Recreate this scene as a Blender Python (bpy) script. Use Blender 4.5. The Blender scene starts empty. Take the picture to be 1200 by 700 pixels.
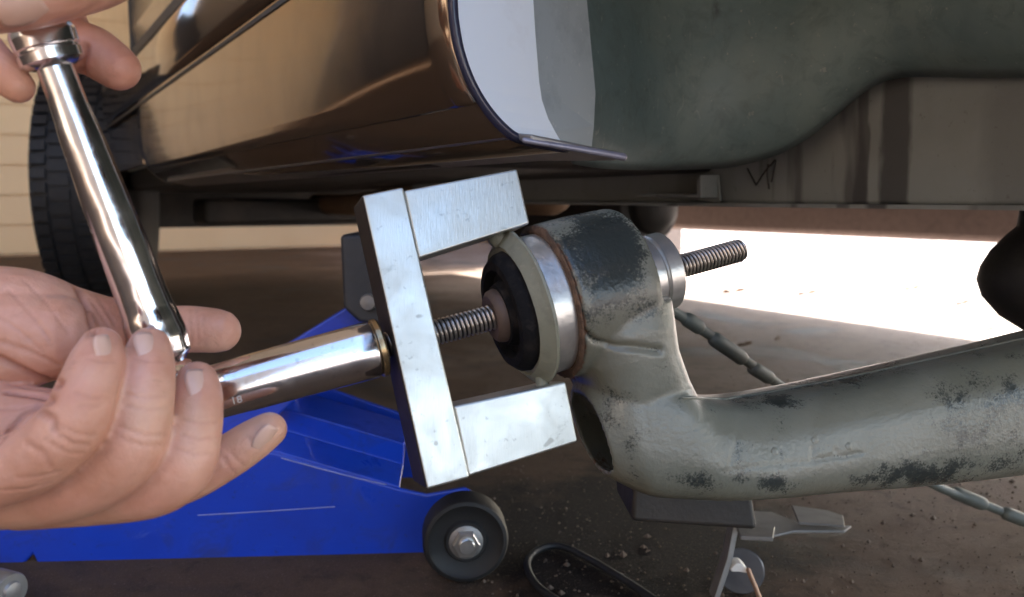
import bpy, bmesh, math, random
from math import sin, cos, pi, radians, sqrt
from mathutils import Vector as V, Matrix
from mathutils.bvhtree import BVHTree
random.seed(7)
SC = bpy.context.scene
COL = SC.collection

# ------------------------------------------------------------------ camera
CAMZ, PITCH, F = 0.28, math.atan(0.115), 1000.0
cam = bpy.data.cameras.new('camera'); CAM = bpy.data.objects.new('camera', cam); COL.objects.link(CAM)
CAM.location = (0, 0, CAMZ); CAM.rotation_euler = (pi/2 - PITCH, 0, 0)
cam.sensor_width = 36; cam.lens = 30; cam.clip_start = 0.01; cam.clip_end = 500
cam.dof.use_dof = True; cam.dof.focus_distance = 0.42; cam.dof.aperture_fstop = 13
SC.camera = CAM
# ------------------------------------------------------------------ world, sun, exposure
SUN_EL, SUN_AZ_VEC = radians(34), None
PHI = radians(30.5); CA, SA = cos(PHI), sin(PHI)
def W(a, b, z):                       # car frame: a = forward along the car, b = across it (away from the camera side)
    return V((CA*b - SA*a, SA*b + CA*a, z))
w = bpy.data.worlds.new('World'); SC.world = w; w.use_nodes = True
nt = w.node_tree; bgn = nt.nodes['Background']
sky = nt.nodes.new('ShaderNodeTexSky'); sky.sky_type = 'NISHITA'; sky.sun_disc = False
sky.sun_elevation = SUN_EL
sunv = W(0.05, 1, 0).normalized()      # horizontal direction towards the sun
sky.sun_rotation = math.atan2(sunv.x, sunv.y)
nt.links.new(sky.outputs[0], bgn.inputs[0]); sky.air_density = .8; sky.dust_density = 1.7; sky.ozone_density = 1.1
bgn.inputs[1].default_value = 0.15
sl = bpy.data.lights.new('sun', 'SUN'); sl.energy = 5; sl.angle = radians(1.2); sl.color = (1, .95, .89)
so = bpy.data.objects.new('sun', sl); COL.objects.link(so); so.location = (3, 2, 5)
sd = V((sunv.x*cos(SUN_EL), sunv.y*cos(SUN_EL), sin(SUN_EL)))
so.rotation_euler = sd.to_track_quat('Z', 'Y').to_euler()
SC.view_settings.view_transform = 'Standard'; SC.view_settings.look = 'None'
SC.view_settings.exposure = 2.9; SC.view_settings.gamma = 1
SC.cycles.max_bounces = 8; SC.cycles.diffuse_bounces = 5; SC.cycles.glossy_bounces = 5
SC.cycles.use_denoising = True
SC.cycles.sample_clamp_indirect = 6

# ------------------------------------------------------------------ helpers
FWD = V((0, cos(PITCH), -sin(PITCH))); UPV = V((0, sin(PITCH), cos(PITCH))); RT = V((1, 0, 0)); C0 = V((0, 0, CAMZ))
def ray(px, py): return FWD + RT*((px-600)/F) + UPV*((350-py)/F)
def P(px, py, d): return C0 + ray(px, py)*d
def G(px, py, z=0.0):
    r = ray(px, py); return C0 + r*((z-CAMZ)/r.z)
def onp(px, py, p0, n):
    r = ray(px, py); return C0 + r*((p0-C0).dot(n)/r.dot(n))

def mesh(name, verts, faces, mat, smooth=False):
    me = bpy.data.meshes.new(name); me.from_pydata([tuple(v) for v in verts], [], faces); me.update()
    o = bpy.data.objects.new(name, me); COL.objects.link(o)
    if mat: me.materials.append(mat)
    fixn(me)
    if smooth: me.shade_smooth()
    return o
def fixn(me):
    bm = bmesh.new(); bm.from_mesh(me); bmesh.ops.recalc_face_normals(bm, faces=bm.faces); bm.to_mesh(me); bm.free()
def thing(name, label, cat, loc, group=None):
    o = bpy.data.objects.new(name, None); COL.objects.link(o); o.location = loc; o.empty_display_size = .02
    o['label'] = label; o['category'] = cat
    if group: o['group'] = group
    return o
def tag(o, label, cat, group=None):
    o['label'] = label; o['category'] = cat
    if group: o['group'] = group
    ctr = sum((v.co for v in o.data.vertices), V((0,0,0)))/len(o.data.vertices)
    ctr.z = min(v.co.z for v in o.data.vertices)
    o.data.transform(Matrix.Translation(-ctr)); o.location = ctr
    return o
def origin(o):
    if o.parent: return origin(o.parent) + o.location
    return o.location.copy()
def child(o, parent):                  # meshes are made in world space; store them relative to their parent
    o.parent = parent; o.data.transform(Matrix.Translation(-origin(parent))); return o
def bevel(o, wd, seg=3, ang=35):
    m = o.modifiers.new('edge', 'BEVEL'); m.width = wd; m.segments = seg; m.limit_method = 'ANGLE'; m.angle_limit = radians(ang)
    o.data.shade_smooth()
    m.harden_normals = True
    return o
def prism(name, pts, off, mat, bv=0, seg=3):   # closed outline pts, pushed back by vector off
    n = len(pts); vs = list(pts) + [p+off for p in pts]
    fs = [tuple(range(n)), tuple(range(2*n-1, n-1, -1))] + [(i, (i+1) % n, n+(i+1) % n, n+i) for i in range(n)]
    o = mesh(name, vs, fs, mat)
    if bv: bevel(o, bv, seg)
    return o
def box(name, c, ax, ay, az, mat, bv=0):       # centre and three half vectors
    vs = [c+ax*i+ay*j+az*k for i in (-1,1) for j in (-1,1) for k in (-1,1)]
    fs = [(0,1,3,2),(4,6,7,5),(0,4,5,1),(2,3,7,6),(0,2,6,4),(1,5,7,3)]
    o = mesh(name, vs, fs, mat)
    if bv: bevel(o, bv)
    return o
def frame(d):
    d = d.normalized(); t = V((0,0,1)) if abs(d.z) < .9 else V((1,0,0))
    x = d.cross(t).normalized(); return x, d.cross(x).normalized()
def lathe(name, o0, d, prof, mat, n=64, smooth=True, rad=None):
    d = d.normalized(); x, y = frame(d); vs, fs = [], []
    for s, r in prof:
        for k in range(n):
            t = 2*pi*k/n; rr = r*(rad(t, s) if rad else 1)
            vs.append(o0 + d*s + x*(rr*cos(t)) + y*(rr*sin(t)))
    for i in range(len(prof)-1):
        for k in range(n):
            fs.append((i*n+k, i*n+(k+1) % n, (i+1)*n+(k+1) % n, (i+1)*n+k))
    if prof[0][1] > 1e-6: fs.append(tuple(range(n-1, -1, -1)))
    if prof[-1][1] > 1e-6: fs.append(tuple(range((len(prof)-1)*n, len(prof)*n)))
    ob = mesh(name, vs, fs, mat)
    if smooth:
        ob.data.shade_smooth(); autosm(ob)
    return ob
def autosm(ob, ang=40):
    me = ob.data; bm = bmesh.new(); bm.from_mesh(me)
    for e in bm.edges:
        if len(e.link_faces) == 2 and e.calc_face_angle(0) > radians(ang): e.smooth = False
    bm.to_mesh(me); bm.free()
def crom(pts, n):                      # Catmull-Rom through (Vector, r) pairs
    out = []
    L = len(pts)
    for i in range(L-1):
        p0, p1, p2, p3 = pts[max(i-1,0)], pts[i], pts[i+1], pts[min(i+2,L-1)]
        for k in range(n):
            t = k/n
            def f(a,b,c,d): return .5*((2*b)+(c-a)*t+(2*a-5*b+4*c-d)*t*t+(3*b-a-3*c+d)*t**3)
            out.append((f(p0[0],p1[0],p2[0],p3[0]), f(p0[1],p1[1],p2[1],p3[1])))
    out.append(pts[-1]); return out
def tube_geo(pts, seg=20, n=8, caps=True, flat=None):
    ch = crom(pts, n); vs, fs = [], []
    if caps:                            # round ends
        def cap(p, q, r):
            d = (p-q).normalized(); return [(p+d*(r*sin(a)), r*cos(a)) for a in (radians(30), radians(55), radians(75), radians(86))]
        ch = list(reversed(cap(ch[0][0], ch[1][0], ch[0][1]))) + ch + cap(ch[-1][0], ch[-2][0], ch[-1][1])
    x = None
    for i, (p, r) in enumerate(ch):
        q0 = ch[max(i-1,0)][0]; q1 = ch[min(i+1,len(ch)-1)][0]; d = (q1-q0).normalized()
        if x is None: x = frame(d)[0]
        x = (x - d*x.dot(d)).normalized(); y = d.cross(x)
        for k in range(seg):
            t = 2*pi*k/seg; vs.append(p + x*(r*cos(t)) + y*(r*sin(t)))
    for i in range(len(ch)-1):
        for k in range(seg): fs.append((i*seg+k, i*seg+(k+1) % seg, (i+1)*seg+(k+1) % seg, (i+1)*seg+k))
    fs.append(tuple(range(seg-1,-1,-1))); fs.append(tuple(range((len(ch)-1)*seg, len(ch)*seg)))
    return vs, fs
def tube(name, pts, mat, **k):
    vs, fs = tube_geo(pts, **k); return mesh(name, vs, fs, mat, True)
def join_geo(parts):
    vs, fs = [], []
    for v, f in parts:
        n = len(vs); vs += v; fs += [tuple(i+n for i in q) for q in f]
    return vs, fs
def fuse(o, vox, smooth=6, fac=.5):    # melt overlapping solids into one continuous skin
    m = o.modifiers.new('r', 'REMESH'); m.mode = 'VOXEL'; m.voxel_size = vox; m.use_smooth_shade = True
    m = o.modifiers.new('s', 'SMOOTH'); m.iterations = smooth; m.factor = fac
    dg = bpy.context.evaluated_depsgraph_get(); me = bpy.data.meshes.new_from_object(o.evaluated_get(dg))
    mats = [m for m in o.data.materials]; o.modifiers.clear(); o.data = me; me.materials.clear()
    for m in mats: me.materials.append(m)
    me.shade_smooth(); return o

# ------------------------------------------------------------------ materials
class M:
    def __init__(s, name, col, rough=.5, metal=0, coat=0, spec=None):
        s.m = bpy.data.materials.new(name); s.m.use_nodes = True; s.t = s.m.node_tree; s.b = s.t.nodes['Principled BSDF']
        s.b.inputs['Base Color'].default_value = (*col, 1); s.b.inputs['Roughness'].default_value = rough
        s.b.inputs['Metallic'].default_value = metal; s.b.inputs['Coat Weight'].default_value = coat
        s.b.inputs['Coat Roughness'].default_value = .05
        if spec is not None: s.b.inputs['Specular IOR Level'].default_value = spec
        s.col = None; s.c0 = col; s.r0 = rough; s.h = None; s.rs = None
        s.co = s.t.nodes.new('ShaderNodeTexCoord').outputs['Object']
    def link(s, a, b): s.t.links.new(a, b)
    def noise(s, scale, detail=4, rough=.55, dist=0, stretch=None, off=(0,0,0)):
        n = s.t.nodes.new('ShaderNodeTexNoise'); n.inputs['Scale'].default_value = scale; n.inputs['Detail'].default_value = detail
        n.inputs['Roughness'].default_value = rough; n.inputs['Distortion'].default_value = dist
        mp = s.t.nodes.new('ShaderNodeMapping'); s.link(s.co, mp.inputs[0]); mp.inputs['Location'].default_value = off
        if stretch: mp.inputs['Scale'].default_value = stretch
        s.link(mp.outputs[0], n.inputs['Vector']); return n.outputs['Fac']
    def ramp(s, f, lo, hi, a=0.0, b=1.0):
        n = s.t.nodes.new('ShaderNodeMapRange'); n.clamp = True; s.link(f, n.inputs[0])
        n.inputs[1].default_value = lo; n.inputs[2].default_value = hi; n.inputs[3].default_value = a; n.inputs[4].default_value = b
        return n.outputs[0]
    def math(s, op, a, b):
        n = s.t.nodes.new('ShaderNodeMath'); n.operation = op
        for i, v in ((0,a),(1,b)):
            if isinstance(v, (int,float)): n.inputs[i].default_value = v
            else: s.link(v, n.inputs[i])
        return n.outputs[0]
    def attr(s, name):
        n = s.t.nodes.new('ShaderNodeAttribute'); n.attribute_name = name; return n.outputs['Fac']
    def mix(s, f, col):
        n = s.t.nodes.new('ShaderNodeMix'); n.data_type = 'RGBA'
        if isinstance(f, (int,float)): n.inputs[0].default_value = f
        else: s.link(f, n.inputs[0])
        if s.col is None: n.inputs[6].default_value = (*s.c0, 1)
        else: s.link(s.col, n.inputs[6])
        n.inputs[7].default_value = (*col, 1); s.col = n.outputs[2]; s.link(s.col, s.b.inputs['Base Color']); return s
    def rough(s, f, val):
        n = s.t.nodes.new('ShaderNodeMix'); n.data_type = 'FLOAT'; s.link(f, n.inputs[0])
        if s.rs is None: n.inputs[2].default_value = s.r0
        else: s.link(s.rs, n.inputs[2])
        n.inputs[3].default_value = val; s.rs = n.outputs[0]; s.link(s.rs, s.b.inputs['Roughness']); return s
    def bump(s, f, strength, dist=.001):
        n = s.t.nodes.new('ShaderNodeBump'); n.inputs['Strength'].default_value = strength; n.inputs['Distance'].default_value = dist
        s.link(f, n.inputs['Height'])
        if s.h is not None: s.link(s.h, n.inputs['Normal'])
        s.h = n.outputs[0]; s.link(s.h, s.b.inputs['Normal']); return s

def m_chrome():
    m = M('chrome', (.78,.78,.80), .12, 1); n = m.noise(60, 5, .6); m.rough(m.ramp(n,.45,.75), .22)
    m.bump(m.noise(25,2), .04, .001); g = m.noise(380,2,.5); m.mix(m.ramp(g,.62,.75,0,.35), (.35,.32,.30)); sm = m.noise(40,5,.65,1.0); m.rough(m.ramp(sm,.5,.7), .3); m.bump(m.noise(900,3,.6,0,(1,1,.06)),.05,.0003); return m.m
def m_steel():
    m = M('milled_steel', (.54,.55,.52), .33, .92)
    n = m.noise(38, 6, .65, .5); m.mix(m.ramp(n,.40,.70,0,.55), (.43,.45,.42)); m.rough(m.ramp(n,.35,.7), .5)
    st = m.noise(120,5,.7,.2,(1,.25,.25)); m.mix(m.ramp(st,.60,.75,0,.45), (.38,.38,.35))
    m.mix(m.ramp(m.noise(14,4,.6,.6),.55,.72,0,.45), (.42,.41,.37))
    m.mix(m.ramp(m.noise(330,3,.6,.3,(1,.05,1)),.64,.70,0,.45),(.25,.25,.24)); m.mix(m.ramp(m.noise(70,6,.7,.3),.60,.72,0,.5),(.22,.215,.19)); m.bump(m.noise(1400,3,.6,0,(1,.12,.12)), .22, .0004); m.bump(m.noise(60,3), .1, .0015)
    sp = m.noise(110,1,.5); m.mix(m.ramp(sp,.735,.76,0,.5), (.16,.15,.13)); return m.m
def m_dark_steel():
    m = M('dark_shade_steel', (.045,.036,.032), .5, .35); n = m.noise(120,5,.6)
    m.mix(m.ramp(n,.58,.8,0,.6), (.16,.13,.11)); m.bump(n,.2,.0005); return m.m
def m_thread():
    m = M('oiled_thread_steel', (.55,.50,.46), .28, .95); m.mix(m.ramp(m.noise(300,3),.5,.7,0,.5), (.22,.18,.15)); gk = m.attr('grime_shade'); m.mix(m.ramp(gk,.4,.85), (.02,.016,.013)); m.rough(m.ramp(gk,.4,.8),.6); return m.m
def m_arm():
    m = M('worn_grey_green_paint', (.135,.140,.112), .30)
    big = m.noise(22, 5, .6, .4); m.mix(m.ramp(big,.42,.66,0,.6), (.205,.210,.175))
    m.mix(m.ramp(m.noise(13,3,.5,0,None,(3,1,2)),.52,.7,0,.5), (.125,.115,.085))
    dk = m.attr('grime_shade'); fine = m.noise(950,2,.6); med = m.noise(75,5,.65)
    a = m.math('ADD', dk, m.math('MULTIPLY', m.ramp(med,.3,.7,-.5,.5), .75)); a = m.math('ADD', a, m.ramp(fine,.3,.7,-.2,.2))
    mk = m.ramp(a,.34,.74,0,.93); m.mix(mk, (.018,.024,.024)); m.rough(mk, .24)
    rs = m.math('ADD', m.attr('rust'), m.ramp(m.noise(260,4,.65),.3,.7,-.4,.4)); m.mix(m.ramp(rs,.4,.75), (.13,.06,.03)); m.rough(m.ramp(rs,.4,.7), .8)
    m.bump(m.noise(420,3,.55), .38, .0007); m.bump(big, .08, .003); return m.m
def m_flange():
    m = M('bushing_flange_paint', (.20,.205,.155), .5); n = m.noise(120,4,.6); m.mix(m.ramp(n,.5,.75,0,.7), (.12,.115,.09))
    m.mix(m.ramp(m.noise(500,3),.62,.72,0,.6), (.3,.27,.22)); m.bump(m.noise(350,4),.3,.0006); return m.m
def m_rust():
    m = M('rusty_weld', (.075,.042,.026), .85); n = m.noise(260,5,.65); m.mix(m.ramp(n,.45,.7), (.17,.10,.06)); m.bump(n,.8,.0012); return m.m
def m_rubber(c=(.012,.012,.013), r=.6, name='black_rubber'):
    m = M(name, c, r); n = m.noise(90,5,.6); m.mix(m.ramp(n,.5,.8,0,.35), (.06,.055,.05)); m.bump(m.noise(300,4),.3,.0006); return m.m
def m_skin(red=0):
    m = M('skin', (.67,.355,.255), .38); b = m.b
    b.inputs['Subsurface Weight'].default_value = .12; b.inputs['Subsurface Radius'].default_value = (.004,.0016,.0009); b.inputs['Subsurface Scale'].default_value = 1
    n = m.noise(70,4,.55); m.mix(m.ramp(n,.40,.66,0,.75), (.55,.26,.165)); m.mix(m.ramp(m.noise(30,3,.5,0,None,(4,2,1)),.5,.7,0,.4), (.66,.45,.30))
    m.mix(m.math('MULTIPLY', m.attr('blush'), .5), (.58,.23,.16))
    m.mix(m.math('MULTIPLY', m.attr('crease'), .62), (.30,.10,.065))
    m.mix(m.ramp(m.noise(120,5,.7,.4,None,(6,3,1)),.60,.74,0,.3), (.28,.14,.09)); m.rough(m.ramp(m.noise(90,4),.4,.7), .55)
    w_ = m.noise(420,4,.6,.6); m.bump(w_,.3,.0007); m.bump(m.noise(1500,2,.5),.2,.0003)
    m.bump(m.noise(160,3,.6,1.2),.3,.001); return m.m
def m_nail():
    m = M('nail', (.66,.42,.32), .3); m.mix(m.ramp(m.noise(150,2),.4,.7,0,.5),(.72,.50,.40)); return m.m
def m_blue():
    m = M('blue_enamel', (.008,.050,.47), .26, 0, .6); n = m.noise(20,4); m.mix(m.ramp(n,.45,.75,0,.5), (.004,.028,.32))
    sc = m.noise(55,6,.7,1.5,(1,1,3.5)); m.mix(m.ramp(sc,.62,.74,0,.4), (.10,.15,.5)); gd = m.noise(28,6,.7,.8,None,(1,4,2)); m.mix(m.ramp(gd,.54,.72,0,.55),(.02,.03,.12)); m.mix(m.ramp(m.noise(170,4,.7),.63,.72,0,.6),(.03,.035,.09)); m.rough(m.ramp(gd,.5,.7),.5); m.rough(m.ramp(n,.3,.8), .42); m.bump(m.noise(160,2),.08,.001); return m.m
def m_paint():
    m = M('dark_metallic_car_paint', (.36,.275,.20), .12, .95, .5); d = m.noise(14,5,.6,.3); m.mix(m.ramp(d,.55,.8,0,.22),(.24,.185,.14)); m.rough(m.ramp(d,.4,.75),.2)
    m.bump(m.noise(9,2,.5),.05,.004); m.bump(m.noise(700,2),.03,.0003); return m.m
def m_flange_paint():
    m = M('sky_pale_car_paint', (.73,.80,.86), .4, .1, .5); d = m.noise(30,5,.6); m.mix(m.ramp(d,.6,.8,0,.35),(.5,.5,.5)); return m.m  # sky reflection put into the flange colour as a pale coat
def m_primer():
    m = M('dusty_inner_panel', (.34,.385,.40), .6); d = m.noise(35,5,.65); m.mix(m.ramp(d,.5,.75,0,.6),(.20,.23,.23)); m.mix(m.ramp(m.noise(300,2),.68,.74,0,.6),(.5,.5,.48)); m.bump(d,.2,.001); return m.m
def m_house():
    m = M('wheelhouse_undercoat', (.105,.15,.148), .5); d = m.noise(9,5,.6,.5); m.mix(m.ramp(d,.42,.7,0,.75),(.19,.225,.20))
    st = m.noise(26,5,.65,.6,(1,1,.6)); m.mix(m.ramp(st,.62,.72,0,.7),(.035,.045,.045)); m.mix(m.ramp(m.noise(60,6,.7,.6),.50,.68,0,.55),(.07,.095,.09)); m.mix(m.ramp(m.noise(4,5,.65,.8,None,(5,1,3)),.52,.66,0,.6),(.05,.07,.07)); m.mix(m.ramp(m.noise(140,4,.7,1.2,(1,1,.4)),.64,.72,0,.5),(.30,.31,.28)); m.mix(m.ramp(m.noise(220,2),.70,.74,0,.5),(.3,.3,.27))
    m.bump(m.noise(240,4),.25,.001); m.bump(d,.3,.006); return m.m
def m_rail():
    m = M('frame_rail_paint', (.225,.235,.225), .55); d = m.noise(11,5,.6,.4); m.mix(m.ramp(d,.42,.7,0,.6),(.165,.165,.15))
    st = m.noise(16,4,.6,.2,(1,1,.12),(2,5,0)); m.mix(m.ramp(st,.60,.66,0,.75),(.06,.055,.055)); m.mix(m.ramp(m.noise(180,3),.66,.74,0,.5),(.10,.09,.08));     da = m.t.nodes.new('ShaderNodeVectorMath'); da.operation = 'DOT_PRODUCT'; m.link(m.co, da.inputs[0]); da.inputs[1].default_value = tuple(W(1,0,0))
    av = m.math('ADD', m.math('ADD', da.outputs['Value'], 1.2), m.ramp(m.noise(30,4,.6,0,(1,1,.3)),.3,.7,-.005,.005))
    for c_, hw, k_ in ((.396,.011,.85),(.424,.006,.7),(.60,.02,.25),(.30,.03,.3)):
        w_ = m.ramp(m.math('ABSOLUTE', m.math('SUBTRACT', av, c_), 0), hw*.7, hw*1.15, k_, 0); m.mix(w_, (.045,.042,.042))
    m.bump(m.noise(220,4),.25,.001); return m.m
def m_under():
    m = M('underbody_black', (.022,.021,.02), .6); d = m.noise(9,5); m.mix(m.ramp(d,.5,.75,0,.6),(.07,.055,.045)); m.bump(m.noise(60,4),.3,.003); return m.m
def m_floor():
    m = M('stained_sunlit_concrete', (.112,.070,.044), .85, 0, 0, .2); d = m.noise(2.2,6,.6,.6); m.mix(m.ramp(d,.40,.66,0,.8),(.072,.042,.023))
    m.mix(m.ramp(m.noise(14,6,.7,.4),.52,.7,0,.6),(.14,.088,.054))
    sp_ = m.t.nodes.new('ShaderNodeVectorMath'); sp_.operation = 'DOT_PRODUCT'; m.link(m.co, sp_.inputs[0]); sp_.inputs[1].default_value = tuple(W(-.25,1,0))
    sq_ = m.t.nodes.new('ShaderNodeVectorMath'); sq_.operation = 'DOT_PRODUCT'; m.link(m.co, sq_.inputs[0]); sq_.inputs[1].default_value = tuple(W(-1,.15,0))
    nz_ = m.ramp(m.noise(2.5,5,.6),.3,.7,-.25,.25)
    m.mix(m.ramp(m.math('ADD', sp_.outputs['Value'], nz_),.1,1.1,0,.9),(.20,.118,.074))  # paler towards the sunny side: penumbra of the sunlight put into the colour
    pale = m.math('MAXIMUM', m.ramp(m.math('ADD', sp_.outputs['Value'], nz_),.30,1.35), m.ramp(m.math('ADD', sq_.outputs['Value'], nz_),.55,1.0))  # pale bloom by the sunlit floor, and added pale floor behind for bounce
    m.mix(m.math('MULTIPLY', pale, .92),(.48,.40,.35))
    oil = m.noise(3.1,5,.6,.8,None,(1.3,.2,0)); mk = m.ramp(oil,.55,.66); m.mix(m.math('MULTIPLY',mk,.8),(.028,.023,.02)); m.rough(mk,.6)
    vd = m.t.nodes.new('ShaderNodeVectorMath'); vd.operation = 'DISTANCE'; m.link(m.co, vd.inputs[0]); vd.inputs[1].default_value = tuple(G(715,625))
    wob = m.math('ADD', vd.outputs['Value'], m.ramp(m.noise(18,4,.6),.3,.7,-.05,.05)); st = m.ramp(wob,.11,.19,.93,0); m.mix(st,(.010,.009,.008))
    g = m.noise(420,3,.7); m.mix(m.ramp(g,.60,.72,0,.6),(.30,.22,.16)); m.mix(m.ramp(m.noise(300,3,.6,0,None,(3,3,3)),.62,.72,0,.6),(.03,.022,.018))
    m.mix(m.ramp(m.noise(38,7,.75,.5,None,(7,1,2)),.52,.66,0,.5),(.035,.024,.016)); m.mix(m.ramp(m.noise(900,2,.6),.62,.7,0,.55),(.24,.17,.11)); m.bump(m.noise(260,6,.75),.8,.003); m.bump(d,.2,.01); return m.m
def m_siding():
    m = M('cream_siding', (.80,.55,.30), .55); m.mix(m.ramp(m.noise(3,4),.4,.7,0,.4),(.70,.45,.22)); m.bump(m.noise(30,5,.6,0,(1,1,12)),.2,.002); return m.m
def plain(name, col, rough=.5, metal=0, var=.3, scale=60):
    m = M(name, col, rough, metal); m.mix(m.ramp(m.noise(scale,5,.6),.4,.75,0,var*2), tuple(c*.55 for c in col)); m.bump(m.noise(scale*4,4),.2,.0008); return m.m
CHROME, STEEL, DARKST, THREAD, ARM, FLANGE, RUST = m_chrome(), m_steel(), m_dark_steel(), m_thread(), m_arm(), m_flange(), m_rust()
RUB, SKIN, NAIL, BLUE, PAINT, SKYPALE, PRIMER = m_rubber(), m_skin(), m_nail(), m_blue(), m_paint(), m_flange_paint(), m_primer()
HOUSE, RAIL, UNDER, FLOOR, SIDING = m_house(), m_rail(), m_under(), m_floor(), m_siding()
SLEEVE = plain('zinc_sleeve', (.72,.70,.66), .33, .85, .25, 90)
dm_ = M('soft_black_rubber', (.006,.006,.007), .8, 0, 0, .15); dm_.mix(dm_.ramp(dm_.noise(110,5,.65),.5,.75,0,.6),(.045,.036,.03)); dm_.bump(dm_.noise(260,4,.6),.5,.001); DEEP = dm_.m
EDGE = plain('dark_edge_paint', (.035,.035,.06), .2)
TRIM = plain('black_trim', (.03,.026,.022), .45)
GREYST = plain('dull_grey_steel', (.30,.29,.28), .45, .6)
ENGRAVE = plain('stamped_mark', (.62,.60,.58), .5, .6)
MUD = plain('brown_primer', (.20,.125,.075), .7)
PINK = plain('faded_primer', (.16,.115,.10), .7)
WHITEGLINT = plain('white_glint', (.8,.78,.74), .5)
CABLE = plain('cable_grey_green', (.12,.13,.11), .5)

# ------------------------------------------------------------------ setting: floor, garage
def grid_sheet(name, x0, x1, y0, y1, z, mat):
    return mesh(name, [V((x0,y0,z)),V((x1,y0,z)),V((x1,y1,z)),V((x0,y1,z))], [(0,1,2,3)], mat)
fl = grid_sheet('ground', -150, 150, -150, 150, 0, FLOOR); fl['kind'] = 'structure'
def wall(a0, b0, a1, b1, label, h=2.5):          # lap siding, one board after another
    p, q = W(a0,b0,0), W(a1,b1,0); d = (q-p).normalized(); n = V((-d.y, d.x, 0))
    if n.dot(C0-p) < 0: n = -n
    t = thing('siding_wall', label, 'wall', (p+q)/2)
    core = prism('backing', [p-n*.02, q-n*.02, q-n*.02+V((0,0,h)), p-n*.02+V((0,0,h))], -n*.1, SIDING); child(core, t)
    z = .0; k = 0; L = (q-p).length
    shared = None
    while z < h-.02:
        hh = .155
        if shared is None:
            prof = [(.0,0),(.024,0),(.024,.01),(.008,hh+.012),(0,hh+.012)]
            vs = [p+n*u+V((0,0,v)) for u,v in prof]+[q+n*u+V((0,0,v)) for u,v in prof]
            N=5; fs=[tuple(range(N)),tuple(range(2*N-1,N-1,-1))]+[(i,(i+1)%N,N+(i+1)%N,N+i) for i in range(N)]
            o = mesh('siding_board', vs, fs, SIDING); child(o, t); shared = o
        else:
            o = shared.copy(); COL.objects.link(o); o.parent = t; o.location = (0,0,z)
        z += hh; k += 1
    return t
wall(5.2, -1.45, 5.2, 2.6, 'cream lap siding wall at the end of the garage behind the tyre')
# added dark cupboard, out of view, put there to darken the car paint reflection
cab = thing('reflection_block', 'added dark cupboard out of view, mirrored dark in the car paint', 'cupboard', W(5.0,-2.3,0))
child(box('body', W(5.0,-2.32,.9), W(1,0,0)*.3, W(0,1,0)*.84, V((0,0,.9)), plain('dark_reflection_block', (.03,.028,.03), .5), .01), cab)
for k in (-1,1):
    child(box('door', W(4.69,-2.32+k*.42,.9), W(1,0,0)*.012, W(0,1,0)*.40, V((0,0,.84)), plain('dark_reflection_block_door', (.04,.036,.036), .45), .006), cab)
sw = box('side_wall', W(1.6,-3.3,1.25), W(1,0,0)*3.7, W(0,1,0)*.05, V((0,0,1.25)), plain('dim_wall', (.20,.165,.13), .8))
tag(sw, 'brown garage side wall out to the left of the car', 'wall')
qw = box('inner_wall', W(4.15,2.75,1.25), W(1,0,0)*1.0, W(0,1,0)*.06, V((0,0,1.25)), plain('dim_inner_wall', (.22,.18,.15), .8))
tag(qw, 'brown wall on the far side of the car beside its front end', 'wall')
rw = box('light_block_rear_wall', W(-2.05,-1.9,1.25), W(1,0,0)*.05, W(0,1,0)*1.35, V((0,0,1.25)), plain('light_block_wall_grey', (.26,.24,.22), .8))  # added out of view to keep left-facing sides darker
tag(rw, 'added grey wall out of view, blocks sky light from behind left', 'wall')
rf = box('light_block_roof', W(2.65,-.2,2.56), W(1,0,0)*2.6, W(0,1,0)*2.75, V((0,0,.05)), plain('light_block_boards', (.32,.29,.25), .8))  # unseen roof, added and sized to shape the light below it
tag(rf, 'added pale roof out of view, keeps the left side dark', 'roof')

# ------------------------------------------------------------------ car
car = thing('car', 'dark glossy car jacked up with its rear wheel removed', 'car', W(1.2,1.1,0))
def sweep(name, prof, a0, a1, mat, thick=.004, na=2, smooth=True):   # (b,z) profile extruded along the car
    vs, fs = [], []; n = len(prof)
    for i in range(na):
        a = a0+(a1-a0)*i/(na-1)
        for b, z in prof: vs.append(W(a,b,z))
    for i in range(na-1):
        for k in range(n-1): fs.append((i*n+k, i*n+k+1, (i+1)*n+k+1, (i+1)*n+k))
    o = mesh(name, vs, fs, mat, smooth)
    m = o.modifiers.new('sheet', 'SOLIDIFY'); m.thickness = thick; m.offset = 0
    return o
def bez(p0, p1, p2, n=8):
    return [tuple((1-t)**2*a+2*t*(1-t)*b+t*t*c for a,b,c in zip(p0,p1,p2)) for t in [i/n for i in range(n+1)]]
# body side above and behind the door, with the turned-under rocker
ENDP = [(.2022,.45),(.2024,.386),(.2042,.365),(.2085,.35),(.2145,.338),(.222,.328),(.231,.3195),(.2407,.3136),(.255,.3108),(.273,.309)]
rocker = sweep('rocker_panel', [(.212,.53)]+[(b+.0,z) for b,z in ENDP], .404, 1.60, PAINT); child(rocker, car)
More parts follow.
